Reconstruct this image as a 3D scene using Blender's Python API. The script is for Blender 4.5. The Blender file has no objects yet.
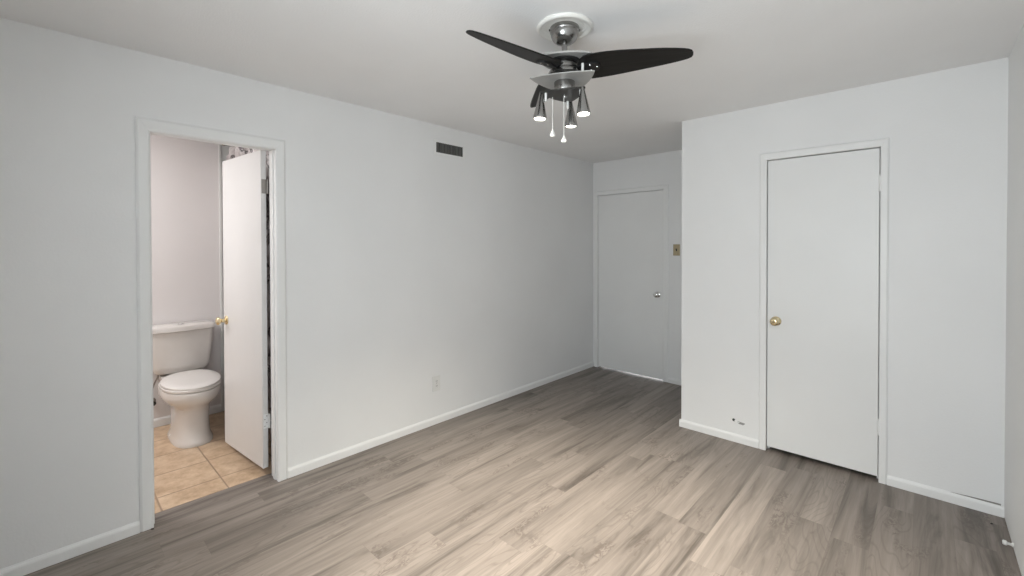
import bpy, bmesh, math, random
from mathutils import Vector, Matrix
random.seed(7)
sc = bpy.context.scene
PI = math.pi

# ------------------------------------------------------------------ camera, sky, light, exposure
CAM = (2.9034, 0.0, 1.4517)
yaw, pitch, roll = 0.7540, -0.0108, -0.0022
FPX, SHY = 438.97, -37.37
cam_data = bpy.data.cameras.new('camera')
cam = bpy.data.objects.new('camera', cam_data)
sc.collection.objects.link(cam)
fwd = Vector((-math.sin(yaw) * math.cos(pitch), math.cos(yaw) * math.cos(pitch), math.sin(pitch)))
rgt = Vector((math.cos(yaw), math.sin(yaw), 0))
upv = rgt.cross(fwd)
r2 = rgt * math.cos(roll) + upv * math.sin(roll)
u2 = -rgt * math.sin(roll) + upv * math.cos(roll)
m = Matrix((r2, u2, -fwd)).transposed().to_4x4()
m.translation = Vector(CAM)
cam.matrix_world = m
cam_data.sensor_fit = 'HORIZONTAL'
cam_data.sensor_width = 36.0
cam_data.lens = FPX / 1024 * 36.0
cam_data.shift_x = 0.0
cam_data.shift_y = SHY / 1024       # principal point lies above the image centre
cam_data.clip_start = 0.02
sc.camera = cam

sc.view_settings.view_transform = 'Standard'
sc.view_settings.look = 'None'
sc.view_settings.gamma = 1.0
sc.view_settings.use_curve_mapping = False
sc.view_settings.exposure = 0.24

world = bpy.data.worlds.new('sky')
sc.world = world
world.use_nodes = True
bg = world.node_tree.nodes['Background']
bg.inputs['Color'].default_value = (0.86, 0.93, 1.0, 1)
bg.inputs['Strength'].default_value = 1.2


def area(name, loc, rot, sx, sy, power, col):
    l = bpy.data.lights.new(name, 'AREA')
    l.shape = 'RECTANGLE'
    l.size, l.size_y = sx, sy
    l.energy = power
    l.color = col
    o = bpy.data.objects.new(name, l)
    o.location, o.rotation_euler = loc, rot
    sc.collection.objects.link(o)
    return o


# added light source outside an unseen window behind the camera
area('added_window_light', (2.45, -0.56, 1.45), (PI / 2, 0, 0), 1.05, 1.4, 46, (0.90, 0.965, 1.0))
# added light at the bathroom ceiling, its fitting unseen
area('added_bathroom_light', (-0.95, -0.35, 2.40), (0, 0, 0), 0.5, 0.5, 19, (1.0, 0.99, 0.985))
# unseen light added beyond the far door for the glow under that door
area('added_hall_light', (0.47, 5.15, 0.22), (PI / 2, 0, PI), 0.8, 0.4, 2.5, (1.0, 1.0, 1.0))

H = 2.44          # ceiling height
D = 4.5187        # back wall
CW = 3.4875       # closet wall
XC = 1.4895       # closet corner
XR = 3.2219       # right wall
YN = -0.40        # wall behind the camera
BX = -1.60        # bathroom far wall
WT = 0.10         # thickness of the wall to the bathroom


# ------------------------------------------------------------------ materials
def new_mat(name):
    mt = bpy.data.materials.new(name)
    mt.use_nodes = True
    nt = mt.node_tree
    return mt, nt, nt.nodes['Principled BSDF']


def N(nt, typ, **kw):
    n = nt.nodes.new(typ)
    for k, v in kw.items():
        if k.startswith('i_'):
            n.inputs[k[2:]].default_value = v
        else:
            setattr(n, k, v)
    return n


def M(nt, op, a, b=None, c=None):
    n = nt.nodes.new('ShaderNodeMath')
    n.operation = op
    for i, v in enumerate((a, b, c)):
        if v is None:
            continue
        if isinstance(v, (int, float)):
            n.inputs[i].default_value = v
        else:
            nt.links.new(v, n.inputs[i])
    return n.outputs[0]


def ramp(nt, fac, stops, interp='LINEAR'):
    n = nt.nodes.new('ShaderNodeValToRGB')
    n.color_ramp.interpolation = interp
    el = n.color_ramp.elements
    while len(el) < len(stops):
        el.new(0.5)
    for e, (p, c) in zip(el, stops):
        e.position = p
        e.color = (c[0], c[1], c[2], 1) if len(c) == 3 else c
    nt.links.new(fac, n.inputs[0])
    return n.outputs[0]


def mixc(nt, fac, a, b, blend='MIX'):
    n = nt.nodes.new('ShaderNodeMix')
    n.data_type = 'RGBA'
    n.blend_type = blend
    for idx, v in ((0, fac), (6, a), (7, b)):
        if isinstance(v, (int, float)):
            n.inputs[idx].default_value = v
        elif isinstance(v, tuple):
            n.inputs[idx].default_value = (*v, 1) if len(v) == 3 else v
        else:
            nt.links.new(v, n.inputs[idx])
    return n.outputs[2]


def painted(name, col, rough=0.6, bump=0.02, scale=60, var=0.02, spec=0.3):
    mt, nt, b = new_mat(name)
    tc = N(nt, 'ShaderNodeTexCoord')
    n1 = N(nt, 'ShaderNodeTexNoise', i_Scale=1.7, i_Detail=4.0)
    nt.links.new(tc.outputs['Object'], n1.inputs['Vector'])
    lo = tuple(max(0, c * (1 - var)) for c in col)
    hi = tuple(min(1, c * (1 + var)) for c in col)
    nt.links.new(ramp(nt, n1.outputs['Fac'], [(0.3, lo), (0.7, hi)]), b.inputs['Base Color'])
    n2 = N(nt, 'ShaderNodeTexNoise', i_Scale=scale, i_Detail=3.0)
    nt.links.new(tc.outputs['Object'], n2.inputs['Vector'])
    bp = N(nt, 'ShaderNodeBump', i_Strength=bump, i_Distance=0.02)
    nt.links.new(n2.outputs['Fac'], bp.inputs['Height'])
    nt.links.new(bp.outputs['Normal'], b.inputs['Normal'])
    b.inputs['Roughness'].default_value = rough
    b.inputs['Specular IOR Level'].default_value = spec
    return mt


def simple(name, col, rough=0.5, metal=0.0, spec=0.5, var=0.04):
    mt, nt, b = new_mat(name)
    tc = N(nt, 'ShaderNodeTexCoord')
    n1 = N(nt, 'ShaderNodeTexNoise', i_Scale=25.0, i_Detail=2.0)
    nt.links.new(tc.outputs['Object'], n1.inputs['Vector'])
    lo = tuple(max(0, c * (1 - var)) for c in col)
    hi = tuple(min(1, c * (1 + var)) for c in col)
    nt.links.new(ramp(nt, n1.outputs['Fac'], [(0.3, lo), (0.7, hi)]), b.inputs['Base Color'])
    b.inputs['Roughness'].default_value = rough
    b.inputs['Metallic'].default_value = metal
    b.inputs['Specular IOR Level'].default_value = spec
    return mt


def emit(name, col, s):
    mt, nt, b = new_mat(name)
    b.inputs['Base Color'].default_value = (0.9, 0.9, 0.88, 1)
    b.inputs['Emission Color'].default_value = (*col, 1)
    b.inputs['Emission Strength'].default_value = s
    return mt


def plank_floor():
    mt, nt, b = new_mat('greige_laminate')
    tc = N(nt, 'ShaderNodeTexCoord')
    sp = N(nt, 'ShaderNodeSeparateXYZ')
    nt.links.new(tc.outputs['Object'], sp.inputs[0])
    X, Y = sp.outputs[0], sp.outputs[1]
    W, L = 0.150, 1.22
    xs = M(nt, 'DIVIDE', M(nt, 'ADD', X, 14.98), W)
    row = M(nt, 'FLOOR', xs)
    wn = N(nt, 'ShaderNodeTexWhiteNoise', noise_dimensions='1D')
    nt.links.new(row, wn.inputs['W'])
    ys = M(nt, 'ADD', M(nt, 'DIVIDE', Y, L), M(nt, 'MULTIPLY', wn.outputs['Value'], 9.7))
    col = M(nt, 'FLOOR', ys)
    cb = N(nt, 'ShaderNodeCombineXYZ')
    nt.links.new(row, cb.inputs[0]); nt.links.new(col, cb.inputs[1])
    wn2 = N(nt, 'ShaderNodeTexWhiteNoise', noise_dimensions='3D')
    nt.links.new(cb.outputs[0], wn2.inputs['Vector'])
    v = wn2.outputs['Value']
    sp2 = N(nt, 'ShaderNodeSeparateColor')
    nt.links.new(wn2.outputs['Color'], sp2.inputs[0])
    off = M(nt, 'MULTIPLY', v, 37.0)

    def coords(ax, ay):
        c = N(nt, 'ShaderNodeCombineXYZ')
        nt.links.new(M(nt, 'MULTIPLY', X, ax), c.inputs[0])
        nt.links.new(M(nt, 'ADD', M(nt, 'MULTIPLY', Y, ay), off), c.inputs[1])
        nt.links.new(off, c.inputs[2])
        return c.outputs[0]

    def noise(vec, scale, detail, rough=0.5, dist=0.0):
        n = N(nt, 'ShaderNodeTexNoise', i_Scale=scale, i_Detail=detail, i_Roughness=rough, i_Distortion=dist)
        nt.links.new(vec, n.inputs['Vector'])
        return n.outputs['Fac']
    streak = noise(coords(11.0, 0.75), 1.0, 5.0, 0.62, 0.8)       # broad soft streaks along the boards
    fine = noise(coords(70.0, 2.2), 1.0, 3.0, 0.6)             # fine grain
    # cathedral grain: rings drawn from a stretched height field
    hf = noise(coords(5.0, 0.9), 1.0, 2.0, 0.5)
    rings = M(nt, 'FRACT', M(nt, 'MULTIPLY', hf, 22.0))
    rings = M(nt, 'ABSOLUTE', M(nt, 'SUBTRACT', rings, 0.5))
    ringm = ramp(nt, rings, [(0.0, (1, 1, 1)), (0.16, (0, 0, 0))])
    knot = noise(coords(7.0, 2.2), 1.0, 3.0, 0.55, 0.4)
    knotm = ramp(nt, knot, [(0.575, (0, 0, 0)), (0.655, (1, 1, 1))])
    light = (0.312, 0.268, 0.236)
    mid = (0.240, 0.207, 0.182)
    dark = (0.100, 0.084, 0.072)
    base = ramp(nt, streak, [(0.30, dark), (0.46, mid), (0.62, light)])
    base = mixc(nt, M(nt, 'MULTIPLY', ramp(nt, fine, [(0.42, (1, 1, 1)), (0.62, (0, 0, 0))]), 0.20), base, dark)
    base = mixc(nt, M(nt, 'MULTIPLY', M(nt, 'MULTIPLY', ringm, ramp(nt, sp2.outputs[1], [(0.40, (0, 0, 0)), (0.5, (1, 1, 1))])), 0.30), base, dark)
    squig = ramp(nt, noise(coords(40.0, 17.0), 1.0, 3.0, 0.6, 2.2), [(0.46, (0, 0, 0)), (0.54, (1, 1, 1))])
    base = mixc(nt, M(nt, 'MULTIPLY', M(nt, 'MULTIPLY', knotm, squig), 0.65), base, (0.13, 0.105, 0.09))
    tint = M(nt, 'ADD', M(nt, 'MULTIPLY', M(nt, 'POWER', sp2.outputs[0], 2.0), 0.26), 0.90)
    tn = N(nt, 'ShaderNodeCombineColor')
    for i in range(3):
        nt.links.new(tint, tn.inputs[i])
    base = mixc(nt, 1.0, base, tn.outputs[0], 'MULTIPLY')
    fx = M(nt, 'FRACT', xs)
    fy = M(nt, 'FRACT', ys)
    ex = M(nt, 'MULTIPLY', M(nt, 'MINIMUM', fx, M(nt, 'SUBTRACT', 1.0, fx)), W)
    ey = M(nt, 'MULTIPLY', M(nt, 'MINIMUM', fy, M(nt, 'SUBTRACT', 1.0, fy)), L)
    edge = M(nt, 'MINIMUM', ex, ey)
    em = ramp(nt, M(nt, 'MULTIPLY', edge, 100.0), [(0.03, (1, 1, 1)), (0.14, (0, 0, 0))])
    base = mixc(nt, M(nt, 'MULTIPLY', em, 0.25), base, (0.12, 0.10, 0.085))
    nt.links.new(base, b.inputs['Base Color'])
    b.inputs['Roughness'].default_value = 0.42
    b.inputs['Specular IOR Level'].default_value = 0.35
    bp = N(nt, 'ShaderNodeBump', i_Strength=0.12, i_Distance=0.004)
    nt.links.new(fine, bp.inputs['Height'])
    nt.links.new(bp.outputs['Normal'], b.inputs['Normal'])
    return mt


def tile_floor():
    mt, nt, b = new_mat('tan_ceramic_tile')
    tc = N(nt, 'ShaderNodeTexCoord')
    sp = N(nt, 'ShaderNodeSeparateXYZ')
    nt.links.new(tc.outputs['Object'], sp.inputs[0])
    P = 0.317
    xs = M(nt, 'DIVIDE', M(nt, 'ADD', sp.outputs[0], 0.633 + 10 * P), P)
    ys = M(nt, 'DIVIDE', M(nt, 'ADD', sp.outputs[1], -0.745 + 10 * P), P)
    cb = N(nt, 'ShaderNodeCombineXYZ')
    nt.links.new(M(nt, 'FLOOR', xs), cb.inputs[0]); nt.links.new(M(nt, 'FLOOR', ys), cb.inputs[1])
    wn = N(nt, 'ShaderNodeTexWhiteNoise', noise_dimensions='3D')
    nt.links.new(cb.outputs[0], wn.inputs['Vector'])
    n1 = N(nt, 'ShaderNodeTexNoise', i_Scale=11.0, i_Detail=7.0, i_Roughness=0.68)
    va = N(nt, 'ShaderNodeVectorMath', operation='ADD')
    nt.links.new(tc.outputs['Object'], va.inputs[0]); nt.links.new(wn.outputs['Color'], va.inputs[1])
    nt.links.new(va.outputs[0], n1.inputs['Vector'])
    c = ramp(nt, n1.outputs['Fac'], [(0.28, (0.42, 0.28, 0.175)), (0.5, (0.60, 0.43, 0.285)), (0.72, (0.74, 0.57, 0.41))])
    fx, fy = M(nt, 'FRACT', xs), M(nt, 'FRACT', ys)
    e = M(nt, 'MINIMUM', M(nt, 'MINIMUM', fx, M(nt, 'SUBTRACT', 1.0, fx)), M(nt, 'MINIMUM', fy, M(nt, 'SUBTRACT', 1.0, fy)))
    g = ramp(nt, e, [(0.007, (1, 1, 1)), (0.018, (0, 0, 0))])
    c = mixc(nt, g, c, (0.36, 0.245, 0.165))
    nt.links.new(c, b.inputs['Base Color'])
    b.inputs['Roughness'].default_value = 0.4
    bp = N(nt, 'ShaderNodeBump', i_Strength=0.5, i_Distance=0.004, invert=True)
    nt.links.new(g, bp.inputs['Height'])
    nt.links.new(bp.outputs['Normal'], b.inputs['Normal'])
    return mt


def marble_cloth():
    mt, nt, b = new_mat('marble_print_cloth')
    tc = N(nt, 'ShaderNodeTexCoord')
    n0 = N(nt, 'ShaderNodeTexNoise', i_Scale=3.2, i_Detail=5.0, i_Roughness=0.6, i_Distortion=1.4)
    nt.links.new(tc.outputs['Object'], n0.inputs['Vector'])
    d = M(nt, 'ABSOLUTE', M(nt, 'SUBTRACT', n0.outputs['Fac'], 0.5))
    n1 = N(nt, 'ShaderNodeTexNoise', i_Scale=7.0, i_Detail=4.0, i_Distortion=0.8)
    nt.links.new(tc.outputs['Object'], n1.inputs['Vector'])
    base = ramp(nt, n1.outputs['Fac'], [(0.30, (0.20, 0.17, 0.17)), (0.46, (0.50, 0.455, 0.45)), (0.62, (0.80, 0.77, 0.76))])
    c = mixc(nt, ramp(nt, d, [(0.0, (1, 1, 1)), (0.045, (0, 0, 0))]), base, (0.05, 0.04, 0.042))
    nt.links.new(c, b.inputs['Base Color'])
    b.inputs['Roughness'].default_value = 0.5
    return mt


def brushed(name, col, rough):
    mt, nt, b = new_mat(name)
    tc = N(nt, 'ShaderNodeTexCoord')
    mp = N(nt, 'ShaderNodeMapping')
    mp.inputs['Scale'].default_value = (6, 6, 220)
    nt.links.new(tc.outputs['Object'], mp.inputs[0])
    n1 = N(nt, 'ShaderNodeTexNoise', i_Scale=3.0, i_Detail=2.0)
    nt.links.new(mp.outputs[0], n1.inputs['Vector'])
    nt.links.new(ramp(nt, n1.outputs['Fac'], [(0.3, tuple(c * .9 for c in col)), (0.7, col)]), b.inputs['Base Color'])
    b.inputs['Metallic'].default_value = 1.0
    b.inputs['Roughness'].default_value = rough
    return mt


MAT = dict(
    wall=painted('wall_paint', (0.835, 0.838, 0.835), 0.55, 0.05, 90),
    ceil=painted('ceiling_paint', (0.89, 0.89, 0.89), 0.8, 0.10, 120, spec=0.1),
    bath=painted('bathroom_paint', (0.76, 0.725, 0.715), 0.6, 0.04, 90),
    trim=painted('trim_paint', (0.85, 0.853, 0.845), 0.4, 0.02, 40),
    door=painted('door_paint', (0.825, 0.828, 0.82), 0.38, 0.02, 30),
    gloss=painted('glossy_door_paint', (0.74, 0.73, 0.72), 0.22, 0.03, 12, spec=0.5),
    surround=painted('tub_surround', (0.78, 0.78, 0.76), 0.35, 0.0, 30),
    floor=plank_floor(), tile=tile_floor(), marble=marble_cloth(),
    china=simple('glazed_china', (0.70, 0.665, 0.63), 0.14, var=0.01),
    seat=simple('seat_plastic', (0.74, 0.71, 0.68), 0.25, var=0.01),
    nickel=brushed('brushed_nickel', (0.34, 0.335, 0.325), 0.24),
    shiny=simple('chrome', (0.75, 0.75, 0.74), 0.12, 1.0),
    plate=simple('satin_nickel_plate', (0.46, 0.455, 0.44), 0.45, 0.35),
    black=simple('black_enamel', (0.012, 0.012, 0.012), 0.5, var=0.2),
    dark=simple('dark_bronze', (0.055, 0.052, 0.048), 0.35, 0.6),
    brass=simple('polished_brass', (0.78, 0.66, 0.42), 0.16, 1.0),
    tan=simple('tan_plate', (0.42, 0.35, 0.22), 0.35, 0.3),
    white=simple('white_plastic', (0.78, 0.78, 0.76), 0.35, var=0.01),
    cream=simple('cream_enamel', (0.85, 0.84, 0.80), 0.3, var=0.01),
    near_black=simple('recess_shade_and_dark_bits', (0.02, 0.02, 0.018), 0.8),  # painted shade for recesses; also the dark toggle and specks
    fin=simple('grey_fin', (0.17, 0.17, 0.16), 0.5, 0.2),
    blade=None, bulb=emit('lit_bulb', (1.0, 0.95, 0.86), 14.0),
    steel=simple('dull_steel', (0.35, 0.33, 0.31), 0.4, 0.8),
)


def blade_mat():
    mt, nt, b = new_mat('black_wood_blade')
    tc = N(nt, 'ShaderNodeTexCoord')
    mp = N(nt, 'ShaderNodeMapping')
    mp.inputs['Scale'].default_value = (3, 45, 20)
    nt.links.new(tc.outputs['Object'], mp.inputs[0])
    n1 = N(nt, 'ShaderNodeTexNoise', i_Scale=2.0, i_Detail=4.0)
    nt.links.new(mp.outputs[0], n1.inputs['Vector'])
    nt.links.new(ramp(nt, n1.outputs['Fac'], [(0.35, (0.006, 0.0057, 0.0053)), (0.7, (0.014, 0.013, 0.012))]), b.inputs['Base Color'])
    b.inputs['Roughness'].default_value = 0.5
    b.inputs['Specular IOR Level'].default_value = 0.3
    return mt


MAT['blade'] = blade_mat()


# ------------------------------------------------------------------ mesh helpers
class MB:
    def __init__(self):
        self.bm = bmesh.new()

    def box(self, x0, x1, y0, y1, z0, z1, bev=0.0, seg=2):
        r = bmesh.ops.create_cube(self.bm, size=1.0)
        vs = r['verts']
        for v in vs:
            v.co = Vector((x0 + (v.co.x + .5) * (x1 - x0), y0 + (v.co.y + .5) * (y1 - y0), z0 + (v.co.z + .5) * (z1 - z0)))
        if bev:
            es = list({e for v in vs for e in v.link_edges})
            bmesh.ops.bevel(self.bm, geom=es, offset=bev, segments=seg, profile=0.5, affect='EDGES')
        return self

    def rings(self, rings, cap0=True, cap1=True, close=True):
        vs = [[self.bm.verts.new(p) for p in r] for r in rings]
        n = len(vs[0])
        for a, b in zip(vs[:-1], vs[1:]):
            for i in range(n if close else n - 1):
                j = (i + 1) % n
                self.bm.faces.new((a[i], a[j], b[j], b[i]))
        if cap0:
            self.bm.faces.new(list(reversed(vs[0])))
        if cap1:
            self.bm.faces.new(vs[-1])
        return self

    def lathe(self, prof, o=(0, 0, 0), axis=(0, 0, 1), n=32, cap=True):
        o = Vector(o); ax = Vector(axis).normalized()
        a = ax.orthogonal().normalized(); b = ax.cross(a)
        rs = []
        for (r, z) in prof:
            r = max(r, 1e-5)
            rs.append([o + ax * z + (a * math.cos(2 * PI * i / n) + b * math.sin(2 * PI * i / n)) * r for i in range(n)])
        return self.rings(rs, cap, cap)

    def tube(self, pts, r, n=10):
        pts = [Vector(p) for p in pts]
        rs = []
        a = None
        for i, p in enumerate(pts):
            t = (pts[min(i + 1, len(pts) - 1)] - pts[max(i - 1, 0)]).normalized()
            if a is None:
                a = t.orthogonal().normalized()
            a = (a - t * a.dot(t)).normalized()
            b = t.cross(a)
            rr = r[i] if isinstance(r, (list, tuple)) else r
            rs.append([p + (a * math.cos(2 * PI * k / n) + b * math.sin(2 * PI * k / n)) * rr for k in range(n)])
        return self.rings(rs)

    def prism(self, outline, z0, z1):
        return self.rings([[Vector((x, y, z0)) for x, y in outline], [Vector((x, y, z1)) for x, y in outline]])

    def build(self, name, mat, parent=None, smooth=False, loc=None, rot=None, bevel=0.0):
        bm = self.bm
        bmesh.ops.recalc_face_normals(bm, faces=bm.faces)
        me = bpy.data.meshes.new(name)
        bm.to_mesh(me)
        bm.free()
        me.materials.append(mat)
        o = bpy.data.objects.new(name, me)
        sc.collection.objects.link(o)
        if parent:
            o.parent = parent
        if loc:
            o.location = loc
        if rot:
            o.rotation_euler = rot
        if smooth:
            for p in me.polygons:
                p.use_smooth = True
            me.set_sharp_from_angle(angle=math.radians(38))
        if bevel:
            md = o.modifiers.new('bevel', 'BEVEL')
            md.width = bevel; md.segments = 2; md.limit_method = 'ANGLE'
        return o


def tag(o, label, cat, group=None, kind=None):
    o['label'] = label
    o['category'] = cat
    if group:
        o['group'] = group
    if kind:
        o['kind'] = kind
    return o


def empty(name, loc=(0, 0, 0), rz=0.0):
    o = bpy.data.objects.new(name, None)
    o.empty_display_size = 0.1
    o.location = loc
    o.rotation_euler = (0, 0, rz)
    sc.collection.objects.link(o)
    return o


def struct(o, label, cat):
    return tag(o, label, cat, kind='structure')


# ------------------------------------------------------------------ room shell
# openings
OY0, OY1, OZ = 0.362, 0.985, 2.072        # rough opening to the bathroom (in wall_left)
BX0, BX1, BZ = 0.050, 0.892, 2.058        # rough opening of the hall door (in wall_back)
KX0, KX1, KZ = 2.082, 2.722, 2.060        # rough opening of the closet door (in wall_closet)

struct(MB().box(-0.137, XR + 0.1, YN - 0.1, D + 0.7, -0.10, 0.0).build('floor', MAT['floor']),
       'grey brown wood plank floor of the bedroom', 'floor')
struct(MB().box(BX - 0.1, -0.140, -0.85, 1.95, -0.10, 0.0).build('floor_bathroom', MAT['tile']),
       'tan square ceramic tile floor of the bathroom behind the open door', 'floor')
struct(MB().box(BX - 0.1, XR + 0.1, YN - 0.1, D + 0.12, H, H + 0.10).build('ceiling', MAT['ceil']),
       'plain pale grey ceiling above the bedroom', 'ceiling')

w = MB()
w.box(-WT, 0, YN - 0.1, OY0, 0, H).box(-WT, 0, OY1, D, 0, H).box(-WT, 0, OY0, OY1, OZ, H)
struct(w.build('wall_left', MAT['wall']), 'long pale grey wall on the left with the bathroom doorway', 'wall')
w = MB()
w.box(-WT, BX0, D, D + 0.11, 0, H).box(BX1, XR + 0.1, D, D + 0.11, 0, H).box(BX0, BX1, D, D + 0.11, BZ, H)
struct(w.build('wall_back', MAT['wall']), 'far short grey wall around the hall door', 'wall')
w = MB()
w.box(XC, KX0, CW, CW + 0.10, 0, H).box(KX1, XR, CW, CW + 0.10, 0, H).box(KX0, KX1, CW, CW + 0.10, KZ, H)
w.box(XC, XC + 0.10, CW + 0.10, D, 0, H)
struct(w.build('wall_closet', MAT['wall']), 'bright grey wall of the closet that juts into the room', 'wall')
struct(MB().box(XR, XR + 0.10, YN, D, 0.006, H).build('wall_right', MAT['wall']),
       'sliver of grey wall at the right edge of the picture', 'wall')
WX0, WX1, WZ0, WZ1 = 1.95, 2.95, 0.76, 2.14
w = MB()
w.box(0.0, WX0, YN - 0.10, YN, 0, H).box(WX1, XR + 0.1, YN - 0.10, YN, 0, H)
w.box(WX0, WX1, YN - 0.10, YN, 0, WZ0).box(WX0, WX1, YN - 0.10, YN, WZ1, H)
struct(w.build('wall_near', MAT['wall']), 'grey wall behind the camera with an added window opening', 'wall')
w = MB()
for a in (WX0, WX1 - 0.05, (WX0 + WX1) / 2 - 0.025):
    w.box(a, a + 0.05, YN - 0.08, YN - 0.03, WZ0, WZ1)
w.box(WX0, WX1, YN - 0.08, YN - 0.03, WZ0, WZ0 + 0.05).box(WX0, WX1, YN - 0.08, YN - 0.03, WZ1 - 0.05, WZ1)
struct(w.build('added_window_1', MAT['trim']), 'added white window frame, unseen, in the wall behind the camera', 'window')  # unseen window, added as a source of light for the room

# bathroom shell
w = MB()
w.box(BX - 0.1, BX, -0.75, 1.066, 0, H).box(-WT, 0, -0.75, YN - 0.1, 0, H)
struct(w.build('wall_bathroom_far', MAT['bath']), 'pinkish off white bathroom wall behind the toilet', 'wall')
w = MB()
w.box(BX - 0.1, BX, 1.066, 1.95, 0, H).box(BX, -WT, 1.85, 1.95, 0, H)
struct(w.build('wall_bathroom_alcove', MAT['surround']), 'plain grey wall of the tub alcove behind the curtain', 'wall')
struct(MB().box(BX - 0.1, 0, -0.85, -0.75, 0, H).build('wall_bathroom_side', MAT['bath']),
       'off white bathroom side wall out of sight', 'wall')
struct(MB().box(BX, BX + 0.010, 1.050, 1.066, 0, H).build('trim_alcove', MAT['white']),
       'thin white vertical edge strip where the tub alcove begins', 'trim')

# baseboards (profile with an eased top)
BBH, BBT = 0.058, 0.013


def baseboard(name, p0, p1, nrm, label, h=BBH, t=BBT):
    p0 = Vector((*p0, 0)); p1 = Vector((*p1, 0)); n = Vector((*nrm, 0))
    prof = [(0, 0.0005), (t, 0.0005), (t, h * 0.72), (t * 0.8, h * 0.86), (t * 0.45, h * 0.94), (t * 0.35, h), (0, h)]
    rs = [[p + n * a + Vector((0, 0, b)) for a, b in prof] for p in (p0, p1)]
    o = MB().rings(rs).build(name, MAT['trim'])
    struct(o, label, 'baseboard')
    return o


CB0, CB1 = 0.318, 1.029     # outer edges of the bathroom casing
baseboard('baseboard_left', (0, CB1), (0, D), (1, 0), 'white baseboard along the left wall beyond the bathroom door')
baseboard('baseboard_left.001', (0, YN), (0, CB0), (1, 0), 'white baseboard at the bottom left before the bathroom door')
baseboard('baseboard_back', (0.936, D), (XC, D), (0, -1), 'short white baseboard between hall door and closet', h=0.05)
baseboard('baseboard_closet', (XC - BBT, CW), (2.049, CW), (0, -1), 'white baseboard left of the closet door')
baseboard('baseboard_closet.001', (2.747, CW), (XR, CW), (0, -1), 'white baseboard right of the closet door')
baseboard('baseboard_return', (XC, CW), (XC, D), (-1, 0), 'white baseboard around the closet corner')
baseboard('baseboard_bathroom', (BX, -0.75), (BX, 1.05), (1, 0), 'white baseboard behind the toilet', h=0.068)
# dark sliver painted as the shade where the right closet baseboard has come loose
cr = MB()
cr.rings([[Vector((x, CW - 0.004, z)) for x, z in ((3.02, 0.0585), (3.21, 0.0585), (3.21, 0.0665), (3.10, 0.0635))],
          [Vector((x, CW - 0.0002, z)) for x, z in ((3.02, 0.0585), (3.21, 0.0585), (3.21, 0.0665), (3.10, 0.0635))]])
tag(cr.build('crack_shade', MAT['steel']), 'thin dark sliver for the shade in the crack above the baseboard in the right corner', 'crack', kind='structure')


# ------------------------------------------------------------------ doors: casings with jamb and stop
def casing_profile(mb, a0, a1, z1, outer0, outer1, zo, to_world, t=0.014):
    """picture-frame casing round an opening a0..a1, height z1; outer edges given; to_world(a, depth, z)"""
    def strip(p_in, p_out):
        # p_in/p_out: lists of (a, z) at the two ends; cross-section eased at both edges
        prof = [(0.0, 0.0), (0.0, t * 0.75), (0.14, t), (0.80, t), (1.0, t * 0.5), (1.0, 0.0)]
        rs = []
        for (ai, zi), (ao, zo_) in zip(p_in, p_out):
            rs.append([to_world(ai + (ao - ai) * f, d, zi + (zo_ - zi) * f) for f, d in prof])
        mb.rings(rs)
    strip([(a0, 0.0005), (a0, z1)], [(outer0, 0.0005), (outer0, zo)])
    strip([(a0, z1), (a1, z1)], [(outer0, zo), (outer1, zo)])
    strip([(a1, z1), (a1, 0.0005)], [(outer1, zo), (outer1, 0.0005)])


# bathroom doorway
w = MB()
tw = lambda a, d, z: Vector((d, a, z))
casing_profile(w, 0.374, 0.972, 2.044, CB0, CB1, 2.110, tw)
w.box(-WT - 0.004, 0.001, OY0 + 0.0005, 0.374, 0.0005, 2.058)
w.box(-WT - 0.004, 0.001, 0.972, OY1 - 0.0005, 0.0005, 2.058)
w.box(-WT - 0.004, 0.001, 0.374, 0.972, 2.050, OZ - 0.0005)
w.box(-0.062, -0.028, 0.374, 0.382, 0.0005, 2.050).box(-0.062, -0.028, 0.966, 0.972, 0.0005, 2.050).box(-0.062, -0.028, 0.382, 0.966, 2.046, 2.0505)
tw2 = lambda a, d, z: Vector((-WT - d, a, z))
struct(w.build('trim_1', MAT['trim'], bevel=0.0015), 'white casing around the open bathroom doorway', 'door frame')

# hall doorway
w = MB()
tb = lambda a, d, z: Vector((a, D - d, z))
casing_profile(w, 0.066, 0.878, 2.048, 0.014, 0.932, 2.096, tb, 0.012)
w.box(BX0 + 0.0005, 0.0645, D - 0.001, D + 0.11, 0.0005, BZ - 0.0005).box(0.8795, BX1 - 0.0005, D - 0.001, D + 0.11, 0.0005, BZ - 0.0005)
w.box(0.0645, 0.8795, D - 0.001, D + 0.11, 2.0475, BZ - 0.0005)
w.box(0.0645, 0.078, D + 0.047, D + 0.085, 0.0005, 2.047).box(0.866, 0.8795, D + 0.047, D + 0.085, 0.0005, 2.047).box(0.078, 0.866, D + 0.047, D + 0.085, 2.034, 2.047)
struct(w.build('trim_2', MAT['trim'], bevel=0.0012), 'white casing around the closed hall door at the far end', 'door frame')

# closet doorway
w = MB()
tk = lambda a, d, z: Vector((a, CW - d, z))
casing_profile(w, 2.0945, 2.7075, 2.0495, 2.049, 2.747, 2.100, tk, 0.013)
w.box(KX0 + 0.0005, 2.0945, CW - 0.001, CW + 0.10, 0.0005, KZ - 0.0005).box(2.7075, KX1 - 0.0005, CW - 0.001, CW + 0.10, 0.0005, KZ - 0.0005)
w.box(2.0945, 2.7075, CW - 0.001, CW + 0.10, 2.0495, KZ - 0.0005)
w.box(2.0945, 2.106, CW + 0.044, CW + 0.08, 0.0005, 2.049).box(2.696, 2.7075, CW + 0.044, CW + 0.08, 0.0005, 2.049).box(2.106, 2.696, CW + 0.044, CW + 0.08, 2.037, 2.049)
struct(w.build('trim_3', MAT['trim'], bevel=0.0012), 'white casing around the closed closet door', 'door frame')


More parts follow.
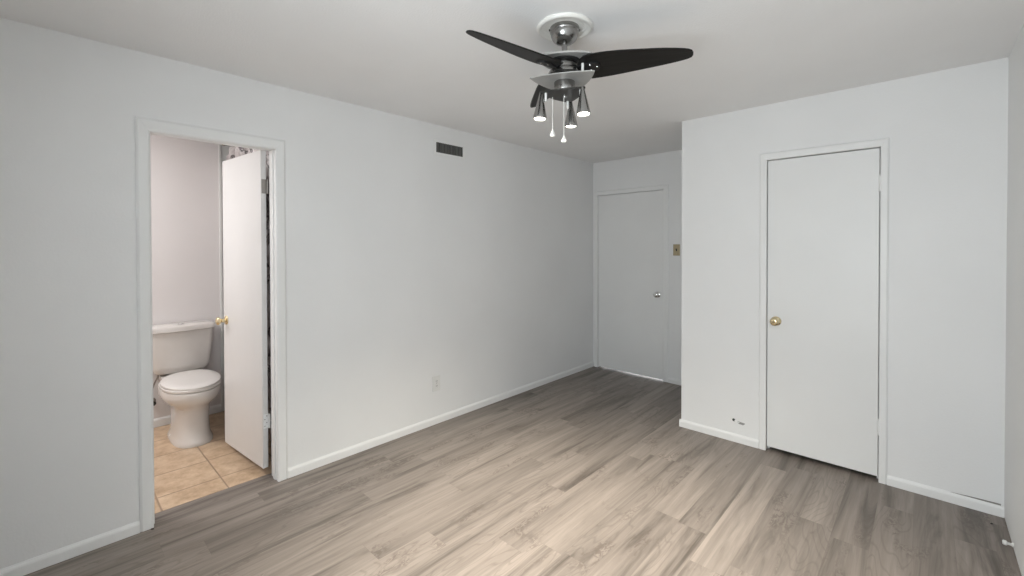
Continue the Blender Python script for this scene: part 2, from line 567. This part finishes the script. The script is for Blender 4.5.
def knob(parent, loc, axis, mat, label=None, s=1.0):
    ax = Vector(axis)
    o = MB().lathe([(0.0, 0.030), (0.010, 0.0295), (0.0125, 0.027), (0.0125, 0.034), (0.016, 0.038), (0.024, 0.043), (0.0275, 0.050),
                    (0.0272, 0.057), (0.022, 0.063), (0.013, 0.0665), (0.006, 0.066), (0.0055, 0.0645), (0, 0.0645)][3:],
                   loc, axis, 28).build('door_knob', mat, parent, True)
    if label:
        o['label'] = label
    MB().lathe([(0.0, 0.0), (0.032, 0.0), (0.032, 0.004), (0.027, 0.009), (0.014, 0.012), (0.0125, 0.036), (0.0, 0.036)], loc, axis, 28).build(
        'knob_rose', mat, o, True)
    return o


def hinge(parent, x, y, z, mat, h=0.09, r=0.0065):
    w = MB()
    for k in range(5):
        a = z - h / 2 + k * h / 5
        w.lathe([(0, a), (r, a), (r, a + h / 5 - 0.0012), (0, a + h / 5 - 0.0012)], (x, y, 0), (0, 0, 1), 12)
    w.lathe([(0, z - h / 2 - 0.004), (r * 0.9, z - h / 2 - 0.003), (r * 0.9, z - h / 2), (0, z - h / 2)], (x, y, 0), (0, 0, 1), 12)
    w.lathe([(0, z + h / 2), (r * 0.9, z + h / 2), (r * 0.9, z + h / 2 + 0.003), (0, z + h / 2 + 0.004)], (x, y, 0), (0, 0, 1), 12)
    return w.build('hinge', mat, parent, True)


# hall door: flush slab, knob on its right, hinges on its left, added light showing under it
d2 = MB().box(0.0690, 0.8740, D + 0.004, D + 0.041, 0.014, 2.0425, 0.0015, 1).build('door_2', MAT['door'])
struct(d2, 'plain flush hall door, closed, at the far end of the room', 'door')
knob(d2, (0.812, D + 0.004, 0.924), (0, -1, 0), MAT['shiny'], 'silver door knob')
for z in (1.866, 0.287):
    hinge(d2, 0.0675, D + 0.0005, z, MAT['trim'])

# closet door
d3 = MB().box(2.0985, 2.7025, CW + 0.003, CW + 0.038, 0.030, 2.0440, 0.0015, 1).build('door_3', MAT['door'])
struct(d3, 'plain flush closet door with brass knob, closed', 'door')
knob(d3, (2.153, CW + 0.003, 0.924), (0, -1, 0), MAT['brass'], 'brass door knob')
for z in (1.83, 0.34):
    hinge(d3, 2.7065, CW - 0.004, z, MAT['trim'], 0.095, 0.007)

# bathroom door: swung into the bathroom about 85 degrees (local +x runs to its free edge, local +y faces the doorway)
d1 = MB().box(0, 0.624, -0.032, 0.0, 0.048, 2.058, 0.0015, 1).build(
    'door_1', MAT['gloss'], None, False, (-0.129, 0.931, 0), (0, 0, PI + math.atan2(0.057, 0.624)))
struct(d1, 'glossy white bathroom door standing open beside the toilet', 'door')
knob(d1, (0.572, 0.0, 0.930), (0, 1, 0), MAT['brass'], 'brass door knob')
knob(d1, (0.572, -0.032, 0.930), (0, -1, 0), MAT['brass'], 'brass door knob')
MB().box(0.623, 0.6255, -0.028, -0.004, 0.900, 0.960, 0.001, 1).box(0.625, 0.633, -0.022, -0.010, 0.919, 0.941, 0.001, 1).build(
    'latch_plate', MAT['brass'], d1)['label'] = 'brass latch plate'
for z in (1.83, 0.345):
    h = MB()
    for k in range(5):
        a = z - 0.045 + k * 0.018
        h.lathe([(0, a), (0.0065, a), (0.0065, a + 0.0168), (0, a + 0.0168)], (-0.010, -0.036, 0), (0, 0, 1), 12)
    h.box(-0.0015, 0.0, -0.034, -0.004, z - 0.045, z + 0.045).box(-0.012, 0.0, -0.0365, -0.0345, z - 0.045, z + 0.045)
    hg = h.build('hinge', MAT['steel'] if z > 1 else MAT['trim'], d1, True)
    for dz in (-0.03, -0.01, 0.012, 0.032):
        MB().lathe([(0, 0), (0.0035, 0), (0.003, 0.0009), (0, 0.0009)], (-0.0015, -0.012 if dz in (-0.03, 0.012) else -0.024, z + dz), (-1, 0, 0), 10).build('screw', MAT['steel'], hg)

# ------------------------------------------------------------------ ceiling fan
FX, FY = 1.714, 1.616
med = MB().lathe([(0.0, 0.0), (0.124, 0.0), (0.126, -0.004), (0.124, -0.011), (0.118, -0.0155), (0.110, -0.0155), (0.104, -0.011), (0.101, -0.0095),
                  (0.096, -0.0105), (0.090, -0.0085), (0.086, -0.005), (0.0, -0.004)], (0, 0, 0), (0, 0, 1), 56).build(
    'ceiling_medallion', MAT['cream'], None, True, (FX, FY, H - 0.0005))
tag(med, 'round white moulded medallion on the ceiling around the fan mount', 'ceiling medallion')

ZO = H - 0.0047                              # world height of the fan's origin
fan = empty('ceiling_fan', (FX, FY, ZO))
tag(fan, 'three blade black and nickel ceiling fan with three lit cone lamps', 'ceiling fan')


def fz(z):
    return z - ZO


def zshift(prof, dz=0.0):
    return [(r, fz(z + dz)) for r, z in prof]


MB().lathe(zshift([(0, 2.4352), (0.064, 2.4352), (0.066, 2.432), (0.0665, 2.420), (0.065, 2.413), (0.063, 2.411), (0.0627, 2.408), (0.0610, 2.398),
                   (0.0560, 2.385), (0.048, 2.375), (0.037, 2.3675), (0.024, 2.364), (0.0, 2.363)]), n=48).build('canopy', MAT['nickel'], fan, True)
for a in (0.0, PI):
    MB().lathe([(0, 0), (0.005, 0), (0.005, 0.003), (0.003, 0.005), (0, 0.005)],
               (0.0655 * math.cos(a + yaw), 0.0655 * math.sin(a + yaw), fz(2.424)), (math.cos(a + yaw), math.sin(a + yaw), 0), 12).build('canopy_screw', MAT['dark'], fan, True)
MB().lathe(zshift([(0, 2.368), (0.0125, 2.368), (0.0125, 2.288), (0, 2.288)]), n=24).build('downrod', MAT['nickel'], fan, True)


def tri(R, rot, bulge=0.10, blunt=0.012, n=14):
    """outline of a triangular plate: blunt corners at rot, rot+120, rot+240; sides bowed outward"""
    pts = []
    for k in range(3):
        a0 = math.radians(rot + 120 * k)
        a1 = math.radians(rot + 120 * (k + 1))
        p0 = Vector((R * math.cos(a0), R * math.sin(a0)))
        p1 = Vector((R * math.cos(a1), R * math.sin(a1)))
        t = (p1 - p0).normalized()
        nrm = Vector((t.y, -t.x))
        q0 = p0 + t * blunt
        q1 = p1 - t * blunt
        L = (q1 - q0).length
        for i in range(n + 1):
            f = i / n
            q = q0.lerp(q1, f) + nrm * (bulge * L * 2 * f * (1 - f))
            pts.append((q.x, q.y))
    return pts


def dish(name, R, rot, z, t, mat, rise, bulge, blunt):
    """thin triangular plate whose corners lift by `rise` above its middle"""
    out = tri(R, rot, bulge, blunt)
    w = MB()
    K = 6
    top, bot = [], []
    for k in range(1, K + 1):
        f = k / K
        top.append([Vector((x * f, y * f, fz(z) + t + rise * (math.hypot(x, y) * f / R) ** 2)) for x, y in out])
        bot.append([Vector((x * f, y * f, fz(z) + rise * (math.hypot(x, y) * f / R) ** 2)) for x, y in out])
    w.rings(bot + top[::-1])
    return w.build(name, mat, fan, True)


dish('upper_plate', 0.142, 124, 2.2800, 0.008, MAT['plate'], 0.004, 0.24, 0.008)
MB().lathe(zshift([(0, 2.2815), (0.070, 2.2815), (0.074, 2.280), (0.074, 2.275), (0.070, 2.272), (0.056, 2.271), (0.0, 2.271)]), n=48).build(
    'motor_cover', MAT['black'], fan, True)
MB().lathe(zshift([(0, 2.272), (0.053, 2.272), (0.058, 2.269), (0.060, 2.262), (0.060, 2.246), (0.057, 2.243), (0.057, 2.238), (0.070, 2.236), (0.073, 2.232),
                   (0.073, 2.222), (0.067, 2.216), (0.040, 2.214), (0.040, 2.195), (0.0, 2.195)]), n=48).build('motor_housing', MAT['nickel'], fan, True)
dish('lower_plate', 0.168, 117, 2.190, 0.004, MAT['plate'], 0.004, 0.15, 0.006)
MB().lathe(zshift([(0, 2.192), (0.045, 2.192), (0.047, 2.189), (0.047, 2.141), (0.045, 2.138), (0.0, 2.138)]), n=40).build(
    'switch_housing', MAT['nickel'], fan, True)
for (px, py) in ((0.088, 0.014),):
    MB().lathe([(0, 0), (0.006, 0), (0.006, 0.080), (0, 0.080)], (px, py, fz(2.195)), (0, 0, 1), 14).build('support_post', MAT['white'], fan, True)
dish('lamp_plate', 0.122, 115, 2.132, 0.006, MAT['dark'], 0.003, 0.13, 0.008)
MB().lathe(zshift([(0, 2.134), (0.008, 2.134), (0.008, 2.122), (0.006, 2.119), (0.0, 2.1185)]), n=24).build('chain_outlet', MAT['nickel'], fan, True)

# blades: tapering leaf outline, pitched about their length
PITCH = math.radians(16)
prof = [(0.062, -0.022, 0.020), (0.075, -0.048, 0.050), (0.095, -0.068, 0.083), (0.115, -0.0735, 0.0885), (0.15, -0.076, 0.088), (0.20, -0.0755, 0.0850), (0.26, -0.070, 0.0785),
        (0.32, -0.062, 0.0710), (0.38, -0.053, 0.0635), (0.43, -0.0445, 0.0565), (0.47, -0.0355, 0.0500), (0.50, -0.027, 0.0440), (0.520, -0.020, 0.0385), (0.534, -0.010, 0.0310), (0.5395, 0.004, 0.020)]
for k, a in enumerate((24, 144, -96)):
    out = [(r, lo) for r, lo, hi in prof] + [(r, hi) for r, lo, hi in reversed(prof)]
    w = MB().prism(out, -0.003, 0.003)
    b = w.build('blade', MAT['blade'], fan, False, bevel=0.0015)
    b.matrix_local = Matrix.Translation((0, 0, fz(2.250))) @ Matrix.Rotation(math.radians(a), 4, 'Z') @ Matrix.Rotation(-PITCH, 4, 'X')
    br = MB()
    br.rings([[Vector((x, y * s, z)) for y, z in ((-1, -0.0115), (1, -0.0115), (1, -0.0034), (-1, -0.0034))]
              for x, s in ((0.050, 0.016), (0.085, 0.022), (0.120, 0.030), (0.150, 0.026), (0.158, 0.010))])
    bk = br.build('blade_bracket', MAT['black'], b)
    for (x, y) in ((0.118, -0.018), (0.118, 0.018), (0.146, 0.0)):
        MB().lathe([(0, -0.0118), (0.0045, -0.0118), (0.003, -0.0142), (0, -0.0142)], (x, y, 0), (0, 0, 1), 10).build('screw', MAT['shiny'], b, True)

# lamps: narrow nickel cones hung beside short rods at the corners of the lamp plate
for k, a in enumerate((111, 233, 351)):
    ar = math.radians(a)
    ux, uy = math.cos(ar), math.sin(ar)
    rr = math.radians(a + 6)
    rodx, rody = 0.090 * math.cos(rr), 0.090 * math.sin(rr)
    ax = Vector((ux * 0.05, uy * 0.05, -1)).normalized()
    top = Vector((ux * 0.109, uy * 0.109, fz(2.137)))
    lamp = MB().lathe([(0.004, -0.002), (0.007, 0.0), (0.0090, 0.010), (0.0130, 0.030), (0.0195, 0.060), (0.0255, 0.088), (0.0290, 0.104), (0.0300, 0.113),
                       (0.0298, 0.118), (0.0282, 0.118), (0.0270, 0.108), (0.012, 0.090)], top, ax, 32).build('lamp_cone', MAT['nickel'], fan, True)
    MB().lathe([(0, 0.098), (0.023, 0.100), (0.0265, 0.106), (0.0245, 0.113), (0.015, 0.118), (0, 0.120)], top, ax, 24).build('bulb', MAT['bulb'], lamp, True)
    MB().lathe([(0, 0), (0.0055, 0), (0.0055, -0.036), (0.0042, -0.039), (0, -0.039)], (rodx, rody, fz(2.136)), (0, 0, 1), 14).build('lamp_rod', MAT['white'], lamp, True)
    kn = [Vector((rodx, rody, fz(2.103))), Vector((rodx + ux * 0.008, rody + uy * 0.008, fz(2.101))), top + ax * 0.024]
    MB().tube(kn, 0.0035, 10).build('lamp_arm', MAT['nickel'], lamp, True)
    l = bpy.data.lights.new('fan_spot', 'SPOT')
    l.energy = 96.0
    l.color = (1.0, 0.925, 0.79)
    l.spot_size = math.radians(108)
    l.spot_blend = 1.0
    l.shadow_soft_size = 0.025
    lo = bpy.data.objects.new('fan_spot', l)
    sc.collection.objects.link(lo)
    lo.parent = fan
    lo.location = top + ax * 0.126
    lo.rotation_euler = ax.to_track_quat('-Z', 'Y').to_euler()

for (x, y, zt, zb) in ((-0.058, -0.014, 2.134, 1.960), (-0.001, -0.004, 2.120, 1.926)):
    ch = MB()
    z = zt
    pts = [(x, y, fz(z)), (x, y, fz(zb + 0.020))]
    ch.tube(pts, 0.0013, 8)
    zz = zb + 0.022
    while zz < zt:
        ch.lathe([(0, -0.002), (0.0018, -0.0012), (0.0018, 0.0012), (0, 0.002)], (x, y, fz(zz)), (0, 0, 1), 6, False)
        zz += 0.0055
    c = ch.build('pull_chain', MAT['cream'], fan, True)
    MB().lathe([(0, 0.030), (0.0022, 0.028), (0.0036, 0.020), (0.0082, 0.010), (0.0118, 0.002), (0.0118, -0.003), (0.008, -0.008), (0, -0.0095)],
               (x, y, fz(zb)), (0, 0, 1), 18).build('pendant', MAT['cream'], c, True)

# ------------------------------------------------------------------ things on the walls
v = empty('wall_vent', (0, 2.331, 2.258))
tag(v, 'small white framed air vent with dark fins high on the left wall', 'vent')
w = MB()
y0, y1, z0, z1 = -0.166, 0.166, -0.062, 0.062
iy0, iy1, iz0, iz1 = -0.143, 0.139, -0.041, 0.041
for (a, b, c, d) in ((y0, iy0, z0, z1), (iy1, y1, z0, z1), (iy0, iy1, z0, iz0), (iy0, iy1, iz1, z1)):
    w.box(0.0005, 0.007, a, b, c, d)
w.build('frame', MAT['trim'], v, bevel=0.002)
MB().box(0.0004, 0.0012, iy0, iy1, iz0, iz1).build('duct_shade_plate', MAT['near_black'], v)  # flat dark plate painted as the shade inside the duct
nf = 17
for i in range(nf):
    yy = iy0 + (i + 0.5) * (iy1 - iy0) / nf
    wdt = 0.0014
    ang = math.radians(14 if i % 3 else 34)
    if abs(i - nf // 2) < 1:
        ang = 0
    f = MB().box(-0.0048, 0.0048, -wdt, wdt, iz0, iz1).build('fin', MAT['fin'], v, False, (0.0065, yy, 0), (0, 0, ang))

ot = empty('electrical_outlet', (0, 2.181, 0.330))
tag(ot, 'white electrical outlet low on the left wall', 'outlet')
MB().box(0.0003, 0.0085, -0.038, 0.038, -0.062, 0.062).build('cover_plate', MAT['white'], ot, bevel=0.003)
for dz in (-0.0195, 0.0195):
    oc = [(0.0155 * math.cos(2 * PI * i / 24), max(-0.0125, min(0.0125, 0.0165 * math.sin(2 * PI * i / 24)))) for i in range(24)]
    rc = MB().rings([[Vector((0.0083, y, z + dz)) for y, z in oc], [Vector((0.0110, y, z + dz)) for y, z in oc]]).build('socket', MAT['white'], ot)
    MB().box(0.0109, 0.0114, -0.0075, -0.0050, dz - 0.001, dz + 0.007).box(0.0109, 0.0114, 0.0050, 0.0072, dz - 0.001, dz + 0.006).lathe(
        [(0, 0), (0.0024, 0), (0.0024, 0.0005), (0, 0.0005)], (0.0109, 0, dz - 0.007), (1, 0, 0), 12).build('slot', MAT['near_black'], rc)
MB().lathe([(0, 0), (0.003, 0), (0.0022, 0.001), (0, 0.001)], (0.0084, 0, 0), (1, 0, 0), 12).build('screw', MAT['steel'], ot)

sx = empty('light_switch', (1.019, D, 1.4055))
tag(sx, 'tan metal light switch plate beside the hall door', 'light switch')
MB().box(-0.036, 0.036, -0.006, -0.0003, -0.059, 0.059).build('switch_plate', MAT['tan'], sx, bevel=0.003)
MB().box(-0.006, 0.006, -0.0072, -0.0055, -0.013, 0.013, 0.0008, 1).build('toggle_slot', MAT['near_black'], sx)
tg = MB().rings([[Vector((x, y, z)) for x, z in ((-0.0042, -0.004 + dz), (0.0042, -0.004 + dz), (0.0042, 0.006 + dz), (-0.0042, 0.006 + dz))]
                 for y, dz in ((-0.0068, 0.0), (-0.013, 0.005), (-0.0175, 0.008))]).build('toggle', MAT['near_black'], sx)
for dz in (-0.041, 0.041):
    MB().lathe([(0, 0), (0.0035, 0), (0.0025, 0.0012), (0, 0.0012)], (0, -0.0058, dz), (0, -1, 0), 12).build('screw', MAT['brass'], sx, True)

# the hole and scuff low on the closet wall
hs = empty('wall_hole', (1.90, CW, 0.155))
tag(hs, 'small dark hole with a grey scuff low on the closet wall', 'wall damage')
MB().lathe([(0.0, 0.0), (0.009, 0.0002), (0.0105, 0.0012), (0.0070, 0.0022), (0.004, 0.0006), (0, 0.0005)], (-0.019, -0.0001, 0.004), (0.0, -1, 0), 14).build('hole_rim', MAT['near_black'], hs, True)
bl = [(0.030 + 0.024 * math.cos(t) * (1 + .25 * math.sin(3 * t)), -0.010 + 0.012 * math.sin(t) * (1 + .3 * math.cos(2 * t)) - 0.10 * 0.022 * math.cos(t)) for t in [2 * PI * i / 20 for i in range(20)]]
MB().rings([[Vector((x, -0.0001, z)) for x, z in bl], [Vector((x, -0.0009, z)) for x, z in bl]]).build('scuff', simple('grey_scuff', (0.33, 0.33, 0.32), 0.8), hs)
MB().tube([(-0.014, -0.0012, 0.002), (-0.002, -0.0018, -0.003), (0.010, -0.0018, -0.005), (0.020, -0.0012, -0.008)], 0.0026, 8).build('loose_wire', MAT['trim'], hs, True)

# spring door stop low on the right wall
ds = empty('door_stop', (XR, 3.135, 0.026))
tag(ds, 'small white door stop sticking out low from the right wall', 'door stop')
MB().lathe([(0, 0.0003), (0.012, 0.0003), (0.012, 0.003), (0.007, 0.008), (0, 0.008)], (0, 0, 0), (-1, 0, 0), 18).build('stop_base', MAT['white'], ds, True)
sp = []
for i in range(121):
    t = i / 120
    sp.append((-0.007 - 0.016 * t, 0.0052 * math.cos(2 * PI * 6 * t), 0.0052 * math.sin(2 * PI * 6 * t)))
MB().tube(sp, 0.0013, 6).build('spring', MAT['white'], ds, True)
MB().lathe([(0, 0.021), (0.0080, 0.021), (0.0110, 0.024), (0.0110, 0.033), (0.0085, 0.037), (0, 0.0375)], (0, 0, 0), (-1, 0, 0), 18).build('rubber_tip', MAT['white'], ds, True)

# two dark specks on the floor
for (x, y, s, lab) in ((3.168, 3.360, 0.0060, 'small dark speck on the floor near the right corner'),
                       (0.020, 0.366, 0.0075, 'small dark speck on the floor at the foot of the bathroom door frame')):
    rs = []
    for z, f in ((0.0002, 1.0), (0.0016, 1.0), (0.0035, 0.55)):
        rs.append([Vector((s * f * math.cos(t) * (1 + .2 * math.sin(2 * t + 1)), s * 0.7 * f * math.sin(t) * (1 + .2 * math.cos(3 * t)), z)) for t in [2 * PI * i / 14 for i in range(14)]])
    o = MB().rings(rs).build('debris_speck', MAT['near_black'], None, True, (x, y, 0), (0, 0, 0.6))
    tag(o, lab, 'speck')

# ------------------------------------------------------------------ bathroom: toilet, supply valve, curtain
T = empty('toilet', (BX + 0.004, 0.752, 0.0))
tag(T, 'white two piece toilet on the tan tile floor of the bathroom', 'toilet')


def egg(cx, af, ab, b, z, n=44, e=2.2, tilt=0.0, zx=0.0):
    pts = []
    for i in range(n):
        t = 2 * PI * i / n
        c, s = math.cos(t), math.sin(t)
        ex = e if c > 0 else 3.2
        x = (abs(c) ** (2 / ex)) * (af if c > 0 else -ab)
        y = (abs(s) ** (2 / ex)) * b * (1 if s > 0 else -1)
        pts.append(Vector((cx + x, y, z + zx * (cx + x))))
    return pts


w = MB()
w.rings([
    egg(0.40, 0.264, 0.23, 0.126, 0.0005, e=2.7), egg(0.40, 0.266, 0.23, 0.127, 0.014, e=2.7), egg(0.40, 0.258, 0.22, 0.119, 0.032, e=2.7), egg(0.40, 0.242, 0.20, 0.110, 0.060, e=2.7),
    egg(0.40, 0.232, 0.19, 0.107, 0.11, e=2.7), egg(0.40, 0.228, 0.19, 0.106, 0.17, e=2.7), egg(0.40, 0.230, 0.20, 0.108, 0.225, e=2.7), egg(0.405, 0.236, 0.21, 0.114, 0.262), egg(0.41, 0.252, 0.22, 0.134, 0.288),
    egg(0.415, 0.276, 0.225, 0.162, 0.312), egg(0.42, 0.290, 0.23, 0.179, 0.342), egg(0.42, 0.294, 0.23, 0.183, 0.362), egg(0.42, 0.296, 0.235, 0.185, 0.385), egg(0.42, 0.292, 0.235, 0.183, 0.400), egg(0.42, 0.284, 0.23, 0.176, 0.405)])
# tank shelf behind the bowl
w.rings([[Vector((x, y, z)) for x, y in ((0.03, -hw), (0.03, hw), (0.26, hw * 1.05), (0.26, -hw * 1.05))] for z, hw in ((0.26, 0.085), (0.34, 0.120), (0.400, 0.135), (0.430, 0.135))])
w.build('bowl', MAT['china'], T, True)
w = MB()
w.rings([egg(0.43, 0.276, 0.205, 0.181, 0.4065), egg(0.43, 0.282, 0.208, 0.185, 0.412), egg(0.43, 0.282, 0.208, 0.185, 0.424), egg(0.43, 0.276, 0.205, 0.181, 0.428)])
w.build('seat', MAT['seat'], T, True)


def lid(af, ab, b, z):
    """cover outline: pointed oval at the front, narrowing towards a straight hinge edge at the back"""
    pts = egg(0.43, af, ab, b, z, e=2.05, zx=-0.042)
    for q in pts:
        f = max(0.0, min(1.0, (0.40 - q.x) / 0.18))
        q.y *= 1.0 - 0.30 * f
    return pts


w = MB()
w.rings([lid(0.274, 0.205, 0.179, 0.452), lid(0.281, 0.208, 0.185, 0.458), lid(0.281, 0.208, 0.185, 0.467),
         lid(0.272, 0.202, 0.178, 0.473), lid(0.20, 0.15, 0.13, 0.477), lid(0.08, 0.06, 0.05, 0.4785)])
w.build('seat_lid', MAT['seat'], T, True)
for s in (-1, 1):
    MB().lathe([(0, -0.022), (0.010, -0.022), (0.012, -0.018), (0.012, 0.018), (0.010, 0.022), (0, 0.022)], (0.232, s * 0.075, 0.444), (0, 1, 0), 18).build('lid_hinge', MAT['seat'], T, True)


def tank_ring(z, xf, hw, xb=0.006, bow=0.018, n=16, rad=0.045):
    """D-shaped ring: flat back, bowed front, rounded front corners"""
    pts = [Vector((xb, hw, z)), Vector((xb, -hw, z))]
    # right-hand front corner then the bowed front
    for i in range(7):
        t = i / 6 * PI / 2
        pts.append(Vector((xf - bow - rad + rad * math.sin(t), -hw + rad - rad * math.cos(t), z)))
    for i in range(1, n):
        f = i / n
        y = -hw + rad + f * (2 * hw - 2 * rad)
        pts.append(Vector((xf - bow + bow * 4 * f * (1 - f), y, z)))
    for i in range(7):
        t = PI / 2 - i / 6 * PI / 2
        pts.append(Vector((xf - bow - rad + rad * math.sin(t), hw - rad + rad * math.cos(t), z)))
    return pts


w = MB()
w.rings([tank_ring(0.442, 0.150, 0.140), tank_ring(0.446, 0.168, 0.165), tank_ring(0.462, 0.182, 0.180), tank_ring(0.50, 0.188, 0.189), tank_ring(0.62, 0.194, 0.202), tank_ring(0.775, 0.200, 0.210)])
w.build('tank', MAT['china'], T, True)
w = MB()
w.rings([tank_ring(0.776, 0.208, 0.216), tank_ring(0.780, 0.216, 0.223), tank_ring(0.808, 0.217, 0.224), tank_ring(0.818, 0.211, 0.219), tank_ring(0.823, 0.194, 0.208)])
tl = w.build('tank_lid', MAT['china'], T, True)
MB().lathe([(0, 0.8225), (0.026, 0.8225), (0.026, 0.826), (0.022, 0.829), (0.019, 0.8285), (0.0185, 0.831), (0, 0.832)], (0.11, 0.0, 0), (0, 0, 1), 28).build('flush_button', MAT['shiny'], T, True)
for s in (-1, 1):
    MB().lathe([(0, 0), (0.014, 0), (0.013, 0.010), (0.006, 0.015), (0, 0.0155)], (0.36, s * 0.112, 0.026), (0, 0, 1), 18).build('bolt_cap', MAT['seat'], T, True)

sv = empty('water_supply_valve', (BX + 0.001, 0.575, 0.215))
tag(sv, 'dark metal water shutoff valve with hose on the wall left of the toilet', 'valve')
MB().lathe([(0, 0), (0.028, 0), (0.026, 0.005), (0.010, 0.008), (0, 0.008)], (0, 0, 0), (1, 0, 0), 22).build('escutcheon', MAT['steel'], sv, True)
MB().lathe([(0, 0.007), (0.008, 0.007), (0.008, 0.035), (0.013, 0.037), (0.013, 0.058), (0.008, 0.060), (0.006, 0.072), (0.017, 0.073), (0.019, 0.080), (0.017, 0.087), (0, 0.088)],
           (0, 0, 0), (1, 0, 0), 20).build('valve_body', MAT['dark'], sv, True)
MB().tube([(0.047, 0.0, 0.011), (0.047, -0.008, 0.05), (0.060, -0.006, 0.10), (0.080, 0.010, 0.16), (0.090, 0.026, 0.200), (0.092, 0.030, 0.2225)], 0.0060, 10).build('supply_hose', MAT['steel'], sv, True)

# shower curtain with a marble print; its far top corner has slipped off the rings
rod = empty('shower_curtain_rod', (BX, 1.092, 2.365))
tag(rod, 'chrome shower curtain rod above the marble print curtain', 'curtain rod')
MB().lathe([(0, 0.018), (0.0125, 0.018), (0.0125, 1.44), (0, 1.44)], (0, 0, 0), (1, 0, 0), 20).build('rod_tube', MAT['shiny'], rod, True)
for xx in (0.0015, 1.4415):
    MB().lathe([(0, 0), (0.028, 0), (0.028, 0.006), (0.018, 0.017), (0, 0.017)], (xx, 0, 0), (1, 0, 0), 22).build('rod_flange', MAT['shiny'], rod, True)

CX0, CX1 = BX + 0.012, -WT - 0.012


def ctop(x):
    u = (x - CX0)
    if u < 0.30:
        f = u / 0.30
        return 2.175 + (2.325 - 2.175) * (f ** 0.75)
    return 2.325


nx, nz = 180, 40
w = MB()
grid = []
for i in range(nx + 1):
    x = CX0 + (CX1 - CX0) * i / nx
    row = []
    for j in range(nz + 1):
        f = j / nz
        z = 0.055 + (ctop(x) - 0.055) * f
        u = (x - CX0)
        y = 1.096 + 0.012 * math.sin(u * 52 + 0.7 * math.sin(u * 9)) * (0.55 + 0.45 * f) + 0.006 * math.sin(u * 23 + 2.0 * (1 - f))
        if u < 0.30:
            y += 0.004 * math.sin(20 * (z - u)) * (1 - u / 0.30)
        row.append(w.bm.verts.new((x, y, z)))
    grid.append(row)
for i in range(nx):
    for j in range(nz):
        w.bm.faces.new((grid[i][j], grid[i + 1][j], grid[i + 1][j + 1], grid[i][j + 1]))
cu = w.build('shower_curtain', MAT['marble'], None, True)
sm = cu.modifiers.new('thickness', 'SOLIDIFY')
sm.thickness = 0.002
tag(cu, 'grey marble print shower curtain hanging behind the open bathroom door', 'shower curtain')
for i in range(9):
    x = -1.28 + i * 0.135
    w = MB()
    pts = [(x, 1.092 + 0.021 * math.sin(t), 2.347 + 0.034 * math.cos(t)) for t in [2 * PI * k / 24 for k in range(25)]]
    w.tube(pts, 0.0022, 8)
    r = w.build('curtain_ring', MAT['shiny'], cu, True)
